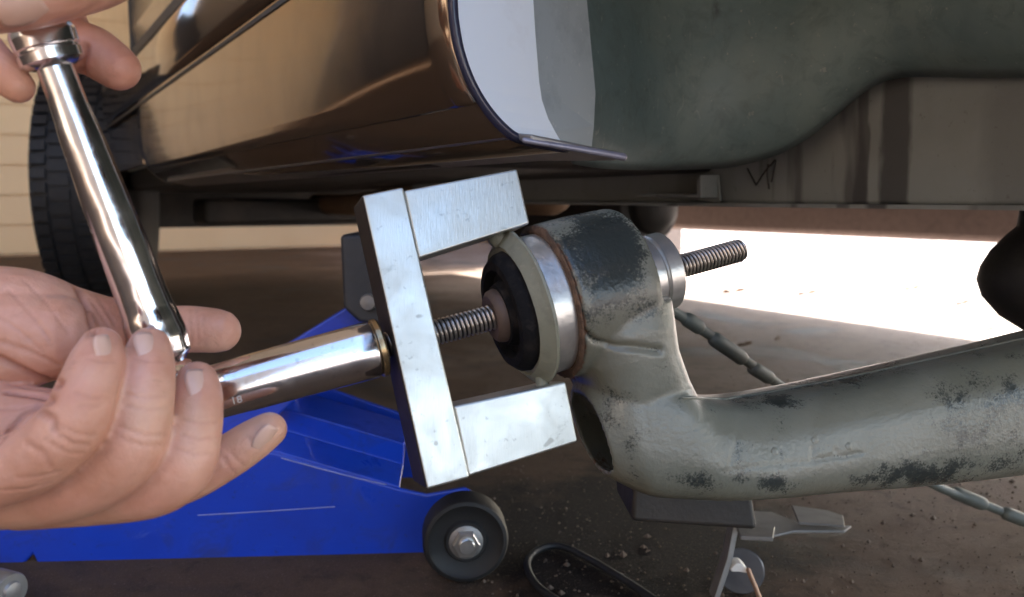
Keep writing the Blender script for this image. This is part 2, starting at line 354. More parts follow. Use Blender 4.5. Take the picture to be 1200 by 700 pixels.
# door skin, proud of the rocker, rounded lower front corner
dp = [(.199,.526),(.2005,.50),(.2015,.45),(.2015,.40),(.2025,.36),(.2035,.345),(.206,.336),(.212,.331)]
dz = [.526-(.526-.345)*i/14 for i in range(14)]+[.345-.014*i/9 for i in range(10)]; d2 = []
for z in dz:
    for (b0,z0),(b1,z1) in zip(dp, dp[1:]):
        if z1-1e-9 <= z <= z0+1e-9: d2.append((b0+(b1-b0)*(z0-z)/(z0-z1), z)); break
dp = d2; vs, fs = [], []; dn = len(dp); NA = 40
for i in range(NA):
    u = i/(NA-1); a = .4045 + 1.1655*u
    for b, z in dp:
        rr = .045; zz = z
        if a > 1.57-rr:
            lim = .331 + rr - sqrt(max(0, rr*rr-(a-(1.57-rr))**2)); zz = max(z, lim)
        tk = min(1, max(0, (a-.43)/.35)); tk = tk*tk*(3-2*tk)
        rb = ENDP[0][0]
        for (b0,z0),(b1,z1) in zip(ENDP, ENDP[1:]):
            if z1 <= zz <= z0: rb = b0+(b1-b0)*(z0-zz)/(z0-z1)
        b = min(rb-.0024, (rb-.0024)*(1-tk) + b*tk)
        vs.append(W(a, b, zz))
for i in range(NA-1):
    for k in range(dn-1): fs.append((i*dn+k, i*dn+k+1, (i+1)*dn+k+1, (i+1)*dn+k))
dr = mesh('door', vs, fs, PAINT, True); m = dr.modifiers.new('s','SOLIDIFY'); m.thickness = .003; m.offset = 0; child(dr, car)
md = sweep('bodyside_moulding', [(.208,.442),(.196,.445),(.192,.452),(.191,.47),(.192,.505),(.196,.513),(.208,.516)], .42, 2.05, PAINT, .003); child(md, car)
for z in (.437,.448):
    child(sweep('moulding_seam', [(.2035,z-.002),(.1975,z-.002),(.1975,z+.0015),(.2035,z+.0015)], .42, 2.1, TRIM, .001, smooth=False), car)
child(sweep('moulding_gap', [(.205,.514),(.1955,.516),(.1955,.530),(.205,.532)], .42, 2.1, TRIM, .001, smooth=False), car)
up = sweep('upper_door', [(.209,.528),(.200,.532),(.198,.56),(.199,.66),(.206,.78),(.215,.88),(.24,.91)], .70, 1.60, PAINT, .006); child(up, car)
# door front seam: a curved strip of shadow gap rubber
seam = [W(1.585, .197, z) for z in (.53,.6,.7,.8,.88)]
child(tube('door_seam', [(p,.004) for p in seam], TRIM, seg=8, n=3), car)
def side_panel(name, poly, b, mat, th=.012):
    return prism(name, [W(a,b,z) for a,z in poly], W(0,th,0), mat, .004, 2)
def arch(ac, zc, r, t0, t1, n=14): return [(ac+r*cos(t0+(t1-t0)*i/n), zc+r*sin(t0+(t1-t0)*i/n)) for i in range(n+1)]
fen = [(1.60,.34),(2.19,.34)]+arch(2.55,.34,.36,pi,0)+[(3.05,.34),(3.2,.5),(3.15,.8),(1.60,.90)]
child(side_panel('front_fender', fen, .206, PAINT), car)
qua = [(.40,.46)]+arch(-.02,.34,.44,radians(16),radians(164))+[(-.62,.36),(-1.0,.40),(-1.05,.85),(.70,.91),(.70,.46)]
child(side_panel('rear_quarter', qua, .206, PAINT), car)
# body shell over the top, far side and floor pan
top = [(-1.05,.5),(-1.05,.86),(-.55,.95),(-.25,1.33),(.2,1.42),(1.1,1.42),(1.75,1.0),(2.6,.9),(3.15,.78),(3.2,.5)]
vs = [W(a,.23,z) for a,z in top]+[W(a,1.94,z) for a,z in top]; n=len(top)
vs2 = []
for a,z in top:
    ins = .17 if z > 1.1 else 0
    vs2.append((W(a,.22+ins,z), W(a,1.93-ins,z)))
vs = [p for p,_ in vs2]+[q for _,q in vs2]
sh = mesh('body_shell', vs, [(i,i+1,n+i+1,n+i) for i in range(n-1)]+[tuple(range(n)), tuple(range(2*n-1,n-1,-1))], PAINT); child(sh, car)
child(box('floor_pan', W(1.78,1.1,.33), W(1,0,0)*1.2, W(0,1,0)*.83, V((0,0,.025)), UNDER, .01), car)
child(box('rear_floor', W(-.3,1.25,.52), W(1,0,0)*.72, W(0,1,0)*.68, V((0,0,.02)), UNDER), car)
child(box('far_rocker', W(.85,1.92,.26), W(1,0,0)*1.35, W(0,1,0)*.035, V((0,0,.075)), PINK, .02), car)
child(box('front_apron', W(3.05,1.1,.25), W(1,0,0)*.03, W(0,1,0)*.8, V((0,0,.06)), UNDER), car)
child(box('front_crossmember', W(2.45,1.0,.25), W(1,0,0)*.09, W(0,1,0)*.55, V((0,0,.035)), UNDER, .015), car)
child(tube('exhaust_pipe', [(W(.95,.62,.288),.028),(W(1.4,.63,.285),.028),(W(2.0,.75,.27),.028),(W(2.5,.8,.27),.03)], MUD, seg=20), car)
child(tube('muffler', [(W(1.15,.95,.27),.05),(W(1.2,.95,.27),.07),(W(1.7,.95,.27),.07),(W(1.75,.95,.27),.05)], UNDER, seg=24), car)
# wheel-arch flange at the rear end of the rocker and the panel inside it
fl_out = [(.2022,.62),(.2022,.45)]+ENDP[1:]
fl_in = [(.251,.62),(.251,.45),(.2518,.391),(.2535,.37),(.2545,.36),(.2560,.345),(.2578,.335),(.262,.325),(.2665,.318),(.270,.313),(.274,.3095)]
vs = [W(.402,b,z) for b,z in fl_out]+[W(.403+.004,b,z) for b,z in fl_in]; n = len(fl_out)
fg = mesh('wheel_arch_flange', vs, [(i,i+1,n+i+1,n+i) for i in range(n-1)], SKYPALE, True)
fg.data.shade_flat(); m = fg.modifiers.new('s','SOLIDIFY'); m.thickness = .003; m.offset = 0; child(fg, car)
child(tube('flange_bead', [(W(.4025,b-.0005,z),.0028) for b,z in fl_out], EDGE, seg=10, n=4), car)
ip_in = [(.2505,.62),(.251,.45),(.252,.391),(.2555,.345),(.266,.318),(.274,.307)]
ip_out = [(.300,.62),(.303,.45),(.3047,.40),(.312,.345),(.311,.325),(.309,.307)]
vs = [W(.412,b,z) for b,z in ip_in]+[W(.432,b,z) for b,z in ip_out]; n = len(ip_in)
pn = mesh('inner_arch_panel', vs, [(i,i+1,n+i+1,n+i) for i in range(n-1)], PRIMER)
m = pn.modifiers.new('s','SOLIDIFY'); m.thickness = .003; m.offset = 0; child(pn, car)
sill = [W(.392,.243,.311), W(.386,.275,.3055), W(.384,.297,.3025), W(.396,.3005,.3025), W(.46,.292,.3045), W(1.55,.275,.304), W(1.55,.236,.312), W(.41,.236,.3135)]
child(prism('sill_lip', sill, V((0,0,.004)), GREYST, .0012, 2), car)
child(tube('sill_edge', [(W(.394,.240,.3118),.0016),(W(.386,.275,.3070),.0018),(W(.383,.2975,.3040),.0022)], plain('lavender_lip',(.30,.30,.38),.35,.4), seg=12, n=5), car)
# wheelhouse sheet: plan curve with a lower edge that dips and kicks up
plan = [(.445,.310,.303),(.458,.338,.3015),(.475,.37,.3015),(.495,.41,.3025),(.500,.45,.3035),(.487,.485,.306),(.462,.505,.314),(.438,.516,.328),(.415,.523,.347),(.395,.527,.3605),(.37,.530,.364),(.30,.534,.3555),(.15,.538,.345),(-.1,.54,.34),(-.35,.54,.34)]
def cr1(rows, n):
    out = []
    L = len(rows)
    for i in range(L-1):
        p = [rows[max(i-1,0)], rows[i], rows[i+1], rows[min(i+2,L-1)]]
        for k in range(n):
            t = k/n
            out.append(tuple(.5*((2*b)+(c-a)*t+(2*a-5*b+4*c-d)*t*t+(3*b-a-3*c+d)*t**3) for a,b,c,d in zip(*p)))
    out.append(rows[-1]); return out
pl = cr1(plan, 6); vs, fs = [], []; NZ = 24
for (a,b,z) in pl:
    for k in range(NZ):
        u = k/(NZ-1); zz = z + (.66-z)*u**1.3
        bul = .022*sin(min(1,u*2.2)*pi)  - .10*max(0,u-.45)**1.5
        roll = .012*math.exp(-u*22)
        dirn = (a-.1, b-.2); L = math.hypot(*dirn)
        vs.append(W(a + dirn[0]/L*(-bul*.6 + roll - .02*u), b + dirn[1]/L*(-bul*.9 + roll - .05*u), zz))
for i in range(len(pl)-1):
    for k in range(NZ-1): fs.append((i*NZ+k, i*NZ+k+1, (i+1)*NZ+k+1, (i+1)*NZ+k))
wh = mesh('wheelhouse', vs, fs, HOUSE, True); m = wh.modifiers.new('s','SOLIDIFY'); m.thickness = .004; m.offset = 1; child(wh, car)
# frame rail behind it
rl = [(1.25,.279),(.2,.276),(-.3,.275),(-.5,.30),(-.5,.42),(.42,.42),(.9,.325),(1.25,.32)]
rail = prism('frame_rail', [W(a,.553,z) for a,z in rl], W(0,.07,0), RAIL, .004, 3); child(rail, car)
child(prism('rail_flange', [W(a,.535,z) for a,z in [(1.2,.2765),(-.3,.272),(-.3,.275),(1.2,.2795)]], W(0,.10,0), RAIL), car)
br = prism('rail_bracket', [onp(px,py,W(.7,.549,.3),W(0,1,0)) for px,py in [(762,203),(843,205),(846,236),(842,238),(762,230)]], -W(0,.002,0), RAIL, .0008, 2); child(br, rail)
b2 = prism('bracket_lip', [onp(px,py,W(.7,.546,.3),W(0,1,0)) for px,py in [(764,226),(838,228),(838,232),(764,230)]], -W(0,.02,0), RAIL, .0008, 2); child(b2, rail)
b3 = prism('bracket_end', [onp(px,py,W(.7,.546,.3),W(0,1,0)) for px,py in [(836,212),(841,205),(841,232),(836,232)]], -W(0,.02,0), RAIL, .0008, 2); child(b3, rail)
for pts in ([(876,198),(880,206),(886,217)],[(886,217),(893,206),(902,194)],[(900,193),(899,205),(901,221)],[(903,194),(909,188),(904,213)]):
    child(tube('cracked_sealer', [(onp(x,y,W(.6,.5515,.3),W(0,1,0)),.0007) for x,y in pts], TRIM, seg=6, n=4), rail)
# bump stop hanging down on the far right
bs_ax = P(1240,300,.62)
child(lathe('bump_stop', P(1235,392,.62), V((0,0,1)), [(0,.004),(.002,.02),(.012,.036),(.026,.048),(.038,.052),(.048,.05),(.06,.044),(.072,.034),(.078,.028),(.12,.0245),(.2,.022)], RUB, 48), car)
# front wheel
wc = W(2.55,.225,.31); st = radians(-17)
wax = (W(0,1,0)*cos(st) + W(1,0,0)*sin(st)).normalized()
tprof = [(-.095,.19),(-.10,.215),(-.104,.25),(-.098,.285),(-.085,.303),(-.06,.309),(-.0,.31),(.06,.309),(.085,.303),(.098,.285),(.104,.25),(.10,.215),(.095,.19)]
ty = lathe('tyre', wc, wax, tprof, RUB, 72); wheel = thing('front_wheel','x','x',wc)
for k in ('label','category'): del wheel[k]
wheel.parent = car; wheel.location = wc - car.location; child(ty, wheel)
x_, y_ = frame(wax); parts = []
for k in range(60):
    for j,(s0,s1,sh_) in enumerate([(-.088,-.055,.0),(-.048,-.005,.5),(.005,.048,0),(.055,.088,.5)]):
        t = 2*pi*(k+sh_)/60; rd = x_*cos(t)+y_*sin(t); tg = -x_*sin(t)+y_*cos(t)
        c = wc + wax*((s0+s1)/2) + rd*.311
        ax, ay, az = wax*((s1-s0)/2), tg*.0115, rd*.005
        v8 = [c+ax*i+ay*jj+az*kk for i in (-1,1) for jj in (-1,1) for kk in (-1,1)]
        parts.append((v8,[(0,1,3,2),(4,6,7,5),(0,4,5,1),(2,3,7,6),(0,2,6,4),(1,5,7,3)]))
v_,f_ = join_geo(parts); tr = mesh('tread', v_, f_, RUB); tr['kind']='stuff'; child(tr, wheel)
child(lathe('rim', wc, wax, [(-.09,.185),(-.085,.19),(.085,.19),(.09,.185),(.02,.17),(.0,.05),(-.01,.0)], GREYST, 48), wheel)

# ------------------------------------------------------------------ press tool frame
TH, PS = radians(14.8), radians(19)
def cv(x,y,z): return RT*x + UPV*y + FWD*z
U = cv(cos(PS)*cos(TH), cos(PS)*sin(TH), sin(PS)).normalized()
VD = cv(sin(TH), -cos(TH), 0)
WN = U.cross(VD).normalized()
if WN.dot(FWD) > 0: WN = -WN
O = P(480, 398, .36)
def ax(s): return O + U*s
def s_for(px):                         # distance along the press axis for a picture column
    k = (px-600)/F; q = O - C0
    return (k*q.dot(FWD) - q.dot(RT))/(U.dot(RT) - k*U.dot(FWD))
press = thing('bushing_press', 'bare steel square bracket press clamped around the suspension bushing', 'press tool', O+VD*.06)
HD = .013
F0 = O + WN*HD
def fr(pts): return [onp(x,y,F0,WN) for x,y in pts]
sp = prism('spine_bar', fr([(424,229),(473,219),(551,560),(500,574)]), -WN*(2*HD), STEEL, .0011, 3); child(sp, press)
sp.data.materials.append(DARKST)
for p_ in sp.data.polygons:
    if p_.normal.dot(U) < -.8: p_.material_index = 1  # left face given dark steel: its shade put into the material
for pts in ([(473.5,223),(607,197.5),(622,262),(491,303)], [(532,476),(664,447),(678,518),(549.5,559)]):
    pp = [p - WN*.0006 for p in fr(pts)]
    child(prism('frame_arm', pp, -WN*(2*HD-.0016), STEEL, .0011, 3), press)
for px,py,r in ((428,262,.0011),(434,300,.0011),(419,244,.0009)):
    pass
# threaded rod
def thread(name, s0, s1, r, pitch, h, mat, n=20):
    x, y = frame(U); vs, fs = [], []; ns = int((s1-s0)/pitch*8); 
    for i in range(ns+1):
        s = s0+(s1-s0)*i/ns
        end = min(1, (s1-s)/.0025) if s1-s < .0025 else 1
        for k in range(n):
            t = 2*pi*k/n; ph = ((s/pitch - k/n) % 1); tri = abs(ph*2-1)
            rr = (r - h*tri)*(0.62+.38*sqrt(max(0,end)))
            vs.append(ax(s)+x*(rr*cos(t))+y*(rr*sin(t)))
    for i in range(ns):
        for k in range(n): fs.append((i*n+k,i*n+(k+1)%n,(i+1)*n+(k+1)%n,(i+1)*n+k))
    fs.append(tuple(range(n-1,-1,-1))); fs.append(tuple(range(ns*n,(ns+1)*n)))
    o = mesh(name, vs, fs, mat, True); at_ = o.data.attributes.new('grime_shade','FLOAT','POINT')
    for i in range(len(vs)): at_.data[i].value = abs(((((s0+(s1-s0)*(i//n)/ns)/pitch) - (i%n)/n) % 1)*2-1)  # thread valleys marked dark: groove shade put into the colour, with oily dirt
    return o
child(thread('threaded_rod', -.010, s_for(871), .0058, .0020, .0012, THREAD), press)
child(lathe('bolt_collar', ax(-.0150), U, [(0,.0110),(.0005,.0122),(.0022,.0124),(.003,.0118)], plain('brassy_washer',(.45,.33,.18),.25,.9), 48), press)
# receiver discs on the far side of the eye
RCV = ax(s_for(742))
for k,(s,l,r) in enumerate([(0,.0085,.0180),(.0088,.0085,.0184)]):
    child(lathe('receiver_disc', RCV+U*s, U, [(0,.006),(0,r-.0012),(.001,r),(l-.0008,r),(l,r-.0008),(l,.006)], SLEEVE, 64), press)
lowblk = prism('receiver_wedge', [onp(x,y,ax(s_for(765))+WN*.006,WN) for x,y in [(764,352),(797,326),(794,338),(772,364)]], -WN*.016, DARKST, .0008, 2); child(lowblk, press)

# ------------------------------------------------------------------ deep socket and ratchet
sk = thing('deep_socket', 'long polished chrome deep socket held on the press bolt by fingers', 'socket', ax(-.055))
S0, S1 = s_for(247), -.0152
body = lathe('socket_body', ax(S0), U, [(0,.0060),(0,.0098),(.0012,.0108),(.012,.0110),(.014,.0112),(S1-S0-.010,.01185),(S1-S0-.0015,.0120),(S1-S0,.0112),(S1-S0,.0085),(S1-S0-.004,.0080)], CHROME, 96); child(body, sk)
def text_on(cyl_o, d, r, s, ang, txt, size, parent, mat):
    cu = bpy.data.curves.new('stamped_size','FONT'); cu.body = txt; cu.size = size; cu.extrude = .00012; cu.align_x='CENTER'; cu.align_y='CENTER'
    o = bpy.data.objects.new('stamped_size', cu); COL.objects.link(o); bpy.context.view_layer.update()
    dg = bpy.context.evaluated_depsgraph_get(); me = bpy.data.meshes.new_from_object(o.evaluated_get(dg)); bpy.data.objects.remove(o)
    # text x runs along the axis, y wraps around the barrel
    e = WN*cos(ang) + VD*(-sin(ang)); t = d.cross(e).normalized()
    if t.dot(VD) > 0: t = -t
    for v in me.vertices:
        x,y,z = v.co; th = y/r; v.co = cyl_o + d*(s+x) + e*((r+z)*cos(th)) + t*((r+z)*sin(th))
    o = bpy.data.objects.new('stamped_size', me); COL.objects.link(o); me.materials.clear(); me.materials.append(mat); return child(o, parent)
text_on(ax(0), U, .01102, S0+.0085, radians(-28), '18', .0044, body, ENGRAVE)

rt = thing('ratchet', 'long chrome ratchet handle gripped at both ends by the hands', 'ratchet', P(188,420,.312))
HB, HT = P(192,414,.311), P(48,36,.285)
hd = (HT-HB); HL = hd.length; hd.normalize()
def flat(t, s): return 1
hp = [(-.004,.0065),(0,.0100),(.006,.0106),(.012,.0100),(.018,.0092),(.028,.0088),(.04,.0086),(.055,.0080),(.075,.0072),(HL-.022,.0060),(HL-.0125,.0059),(HL-.0115,.0090),(HL-.0105,.0102),(HL-.0075,.0104),(HL-.0068,.0098),(HL-.0062,.0098),(HL-.0056,.0104),(HL-.001,.0106),(HL+.001,.0098),(HL+.004,.008),(HL+.006,.0)]
def smooth_prof(hp):
    out = []
    for i in range(len(hp)-1):
        (s0,r0),(s1,r1) = hp[i],hp[i+1]; k = 4 if s1-s0 > .003 else 1
        for j in range(k):
            t = j/k; tt = t*t*(3-2*t); out.append((s0+(s1-s0)*t, r0+(r1-r0)*tt))
    out.append(hp[-1]); return out
child(lathe('handle', HB, hd, smooth_prof(hp), CHROME, 64), rt)
child(lathe('ratchet_head', ax(S0-.021), U, [(0,.012),(.001,.0150),(.004,.0162),(.014,.0162),(.017,.0150),(.018,.0135),(.018,.006),(.024,.006)], CHROME, 64), rt)

# ------------------------------------------------------------------ control arm
arm = thing('control_arm', 'grey green steel suspension arm with worn flaking black patches', 'suspension arm', P(850,575,.46))
ES, EE = s_for(643), s_for(732)
geo = []
# eye: tube coaxial with the press
def ring_geo(o0, d, prof, n=72):
    d = d.normalized(); x, y = frame(d); vs, fs = [], []; m_ = len(prof)
    for s, r in prof:
        for k in range(n):
            t = 2*pi*k/n; vs.append(o0+d*s+x*(r*cos(t))+y*(r*sin(t)))
    for i in range(m_):
        j = (i+1) % m_
        for k in range(n): fs.append((i*n+k,i*n+(k+1)%n,j*n+(k+1)%n,j*n+k))
    return vs, fs
geo.append(ring_geo(ax(ES), U, [(0,.0312),(0,.0345),(.0015,.0352),(.015,.0354),(EE-ES-.003,.0348),(EE-ES,.0335),(EE-ES,.018),(EE-ES-.004,.018),(EE-ES-.006,.0312)]))
# arm: lofted rounded-box sections; top px, bottom px, depth of the middle, half thickness
secs = [((676,457),(708,556),.392,.022,0),((690,425),(730,568),.394,.028,1),((706,410),(752,576),.397,.031,1),((732,408),(775,578),.399,.032,1),((762,425),(800,579),.402,.033,1),((786,452),(835,580),.406,.033,1),((815,462),(872,578),.410,.033,1),((850,465),(905,576),.414,.032,1),((920,455),(960,571),.421,.031,1),((1000,438),(1025,567),.429,.031,1),((1080,420),(1095,561),.437,.031,1),((1160,402),(1165,553),.445,.031,1),((1260,378),(1262,540),.455,.031,1),((1420,345),(1420,520),.47,.031,1)]
rows = [(t[0],t[1],b[0],b[1],d,h) for t,b,d,h,_ in secs]
rr = cr1(rows, 5); n = 48; vs, fs = [], []
rings = []
for (tx,ty_,bx,by,d,h) in rr:
    T, B = P(tx,ty_,d), P(bx,by,d); c = (T+B)/2; up = (T-B)/2; 
    rings.append((c, up, h))
def secpts(c, up, h, sc=1.0, e=.55):
    out = []; back = FWD*h + RT*(-.25*h)
    for k in range(n):
        t = 2*pi*k/n; ct, st_ = cos(t), sin(t)
        out.append(c + up*(sc*math.copysign(abs(ct)**e, ct)) + back*(sc*math.copysign(abs(st_)**e, st_)))
    return out
inner = [secpts(c, up, h, .86, .8) for c, up, h in rings[:14]]
outer = [secpts(c, up, h, 1.0, .62 if i > 8 else .62+.35*(1-i/8)) for i,(c, up, h) in enumerate(rings)]
allr = list(reversed(inner)) + outer
for r_ in allr: vs += r_
for i in range(len(allr)-1):
    for k in range(n): fs.append((i*n+k,i*n+(k+1)%n,(i+1)*n+(k+1)%n,(i+1)*n+k))
fs.append(tuple(range(n-1,-1,-1))); fs.append(tuple(range((len(allr)-1)*n, len(allr)*n)))
geo.append((vs, fs))
# neck between the eye and the arm
nk = [[(664,372),(766,346),.387,.0335],[(667,400),(770,378),.388,.0345],[(670,428),(774,405),.390,.0345],[(684,455),(786,438),.394,.034],[(705,490),(812,488),.40,.032]]
vs, fs = [], []
for (l, r_, d, h) in nk:
    L_, R_ = P(*l,d), P(*r_,d+.012); c = (L_+R_)/2; sd_ = (R_-L_)/2
    vs += secpts(c, sd_, h, 1, .6)
for i in range(len(nk)-1):
    for k in range(n): fs.append((i*n+k,i*n+(k+1)%n,(i+1)*n+(k+1)%n,(i+1)*n+k))
fs.append(tuple(range(n-1,-1,-1))); fs.append(tuple(range((len(nk)-1)*n, len(nk)*n)))
geo.append((vs, fs))
v_, f_ = join_geo(geo)
ab = mesh('arm_body', v_, f_, ARM); fuse(ab, .0011, 5, .5)
# wear: where black patches and rust sit on the casting (attributes on the surface)
me = ab.data
from mathutils import kdtree
def project(p):
    q = p - C0; z = q.dot(FWD); return 600+F*q.dot(RT)/z, 350-F*q.dot(UPV)/z
black = [(702,292,60,50,1.15),(716,335,40,44,.95),(748,300,24,60,.6),(690,372,16,22,.5),(715,330,70,80,.40),(690,500,60,70,.22),(1170,480,110,100,.46),(900,500,90,60,.15),(700,285,48,22,.8),(690,270,30,16,.6),(705,320,50,26,.75),(730,355,34,20,.6),(755,365,26,20,.5),(690,350,30,18,.5),(712,480,12,30,.55),(740,540,12,40,.5),(725,465,25,12,.45),(820,562,35,16,.8),(905,566,26,12,.9),(870,560,30,14,.6),(960,440,70,16,.85),(1010,430,55,18,.85),(905,470,60,12,.65),(1080,555,60,16,.9),(1140,545,70,14,.6),(1020,562,40,12,.6),(1130,500,50,40,.45),(865,530,6,30,.45),(800,470,30,10,.3),(1160,440,60,30,.4)]
ga = me.attributes.new('grime_shade','FLOAT','POINT'); ra = me.attributes.new('rust','FLOAT','POINT')
for i, v in enumerate(me.vertices):
    x, y = project(v.co); g = 0
    for (cx,cy,sx,sy,s) in black: g = max(g, s*math.exp(-((x-cx)/sx)**2-((y-cy)/sy)**2))
    ga.data[i].value = g
    s = (v.co-O).dot(U); rad = ((v.co-O)-U*s).length
    r_ = 0
    if s < ES+.002 and rad < .045: r_ = .8*(1-max(0,(s-ES))/.002)
    dd = math.hypot((x-690)/30,(y-550)/22); r_ = max(r_, .7*math.exp(-dd*dd))
    dd = math.hypot((x-668)/14,(y-430)/30); r_ = max(r_, .8*math.exp(-dd*dd))
    ra.data[i].value = r_
kdA = kdtree.KDTree(len(me.vertices))
for i, v in enumerate(me.vertices): kdA.insert(v.co, i)
kdA.balance()
HA = BVHTree.FromPolygons([v.co for v in me.vertices], [tuple(p.vertices) for p in me.polygons])
dents = {}
def dent(pts, wid, dep, grime_shade):  # creases dented and darkened along one line, crease shade put into the colour
    for (x0,y0),(x1,y1) in zip(pts, pts[1:]):
        k = max(2,int(math.hypot(x1-x0,y1-y0)/2))
        for j in range(k+1):
            r_ = ray(x0+(x1-x0)*j/k, y0+(y1-y0)*j/k).normalized(); h_ = HA.ray_cast(C0, r_)
            if h_[0] is None: continue
            for co, i, dist in kdA.find_range(h_[0], wid*2.2):
                g = math.exp(-(dist/wid)**2)
                if g*dep > dents.get(i,(0,0))[0]: dents[i] = (g*dep, g*grime_shade)
dent([(686,391),(697,400),(720,406),(745,407),(773,411)], .0013, .0022, .55)
dent([(952,526),(953,539),(981,535)], .0010, .0004, .42); dent([(979,528),(985,536),(1008,531)], .0010, .0004, .42)
dent([(846,553),(900,546),(950,541),(1010,531)], .0009, .0002, .30); dent([(855,548),(862,520),(868,490)], .0010, .0002, .34)
nsA = [v.normal.copy() for v in me.vertices]
for i,(d_,g_) in dents.items():
    me.vertices[i].co -= nsA[i]*d_; ga.data[i].value = max(ga.data[i].value, g_)
me.update()
child(ab, arm)
# pressed seam and stamped marks on the face
bv = BVHTree.FromObject(bpy.data.objects['arm_body'], bpy.context.evaluated_depsgraph_get()) if False else None
def bvh_of(o):
    off = origin(o); vs = [v.co+off for v in o.data.vertices]; return BVHTree.FromPolygons(vs, [tuple(p.vertices) for p in o.data.polygons])
AB = bvh_of(ab)
def hit(bvh, px, py, lift=0):
    r = ray(px,py).normalized(); h_ = bvh.ray_cast(C0, r)
    if h_[0] is None: return None
    nrm = h_[1] if h_[1].dot(r) < 0 else -h_[1]
    return h_[0]+nrm*lift, nrm
def surf_line(name, pts, r, mat, bvh, parent, lift=0):
    q = []
    for i in range(len(pts)-1):
        (x0,y0),(x1,y1) = pts[i], pts[i+1]; k = max(2,int(math.hypot(x1-x0,y1-y0)/8))
        for j in range(k): q.append((x0+(x1-x0)*j/k, y0+(y1-y0)*j/k))
    q.append(pts[-1]); out = []
    for x,y in q:
        h_ = hit(bvh,x,y,lift)
        if h_: out.append((h_[0], r))
    if len(out) > 1: return child(tube(name, out, mat, seg=8, n=2), parent)
for x,y in ((908,529),(955,516),(995,523)):
    h_ = hit(AB,x,y)
    if h_: child(lathe('stamped_dimple', h_[0]-h_[1]*.0006, h_[1], [(0,.0018),(.0008,.0018),(.0010,.0008),(.0010,0)], ARM, 16), ab)
surf_line('top_seam', [(800,466),(850,468),(905,459),(1000,441),(1100,419),(1200,397)], .0008, ARM, AB, ab, .0)
# rusty weld bead round the mouth of the eye
child(lathe('weld_bead', ax(ES-.0012), U, [(0,.0322),(-.0004,.0330),(0,.0342),(.0004,.0348),(.0008,.0350),(.0010,.0325)], RUST, 120, True, lambda t,s: 1+.005*sin(t*47+sin(t*9)*2)+.004*sin(t*91)), arm)
# bushing half pressed out of the eye
bu = thing('bushing', 'x', 'x', ax(.06))
for k in ('label','category'): del bu[k]
bu.parent = arm; bu.location = ax(.06)-arm.location
child(lathe('steel_sleeve', ax(s_for(613)), U, [(0,.0285),(0,.0312),(s_for(655)-s_for(613),.0312),(s_for(655)-s_for(613),.0285)], SLEEVE, 96), bu)
lip = lathe('flange', ax(s_for(613)-.0055), U, [(.0010,.0284),(0,.0290),(.0004,.0296),(.0030,.0322),(.0040,.0336),(.0048,.0349),(.0058,.0351),(.0066,.0340),(.0068,.0305),(.005,.0284)], FLANGE, 120, True, lambda t,s: 1+.016*sin(t*3+1)+.006*sin(t*9+2)+.003*sin(t*31)); child(lip, bu)
x_, y_ = frame(U)
lc_ = ax(s_for(613)-.0008)
for ang, w_, mt, ln_ in ((radians(180),.0066,FLANGE,.0048),(radians(8),.0036,FLANGE,.0070)):
    e_ = (VD*cos(ang)+WN*sin(ang)).normalized(); t_ = U.cross(e_)
    child(tube('flange_tab', [(lc_+e_*.0325-U*.001, w_*.8),(lc_+e_*(.0335+ln_*.5)-t_*.002-U*.002, w_*.75),(lc_+e_*(.0335+ln_)-t_*.001-U*.003, w_*.5)], mt, seg=14, n=4), bu)
child(lathe('rubber_core', ax(s_for(582)), U, [(.004,.0055),(.001,.0085),(.0015,.0135),(.0055,.0150),(.0060,.0185),(.0020,.0200),(.0022,.0235),(.005,.0262),(.010,.0272),(.024,.0285)], DEEP, 96, True, lambda t,s: 1+.012*sin(t*4+.6)+.006*sin(t*11)), bu)
child(lathe('inner_tube', ax(s_for(576)), U, [(0,.0060),(-.0006,.0096),(.0008,.0114),(.0035,.0120),(.012,.0112),(.012,.0060)], plain('rust_brown_tube',(.10,.066,.05),.6,.3), 48), bu)
# spring seat under the arm
child(prism('spring_seat', [P(x,y,.47) for x,y in [(742,560),(878,560),(889,622),(740,612)]], FWD*.07, UNDER, .003, 2), arm)

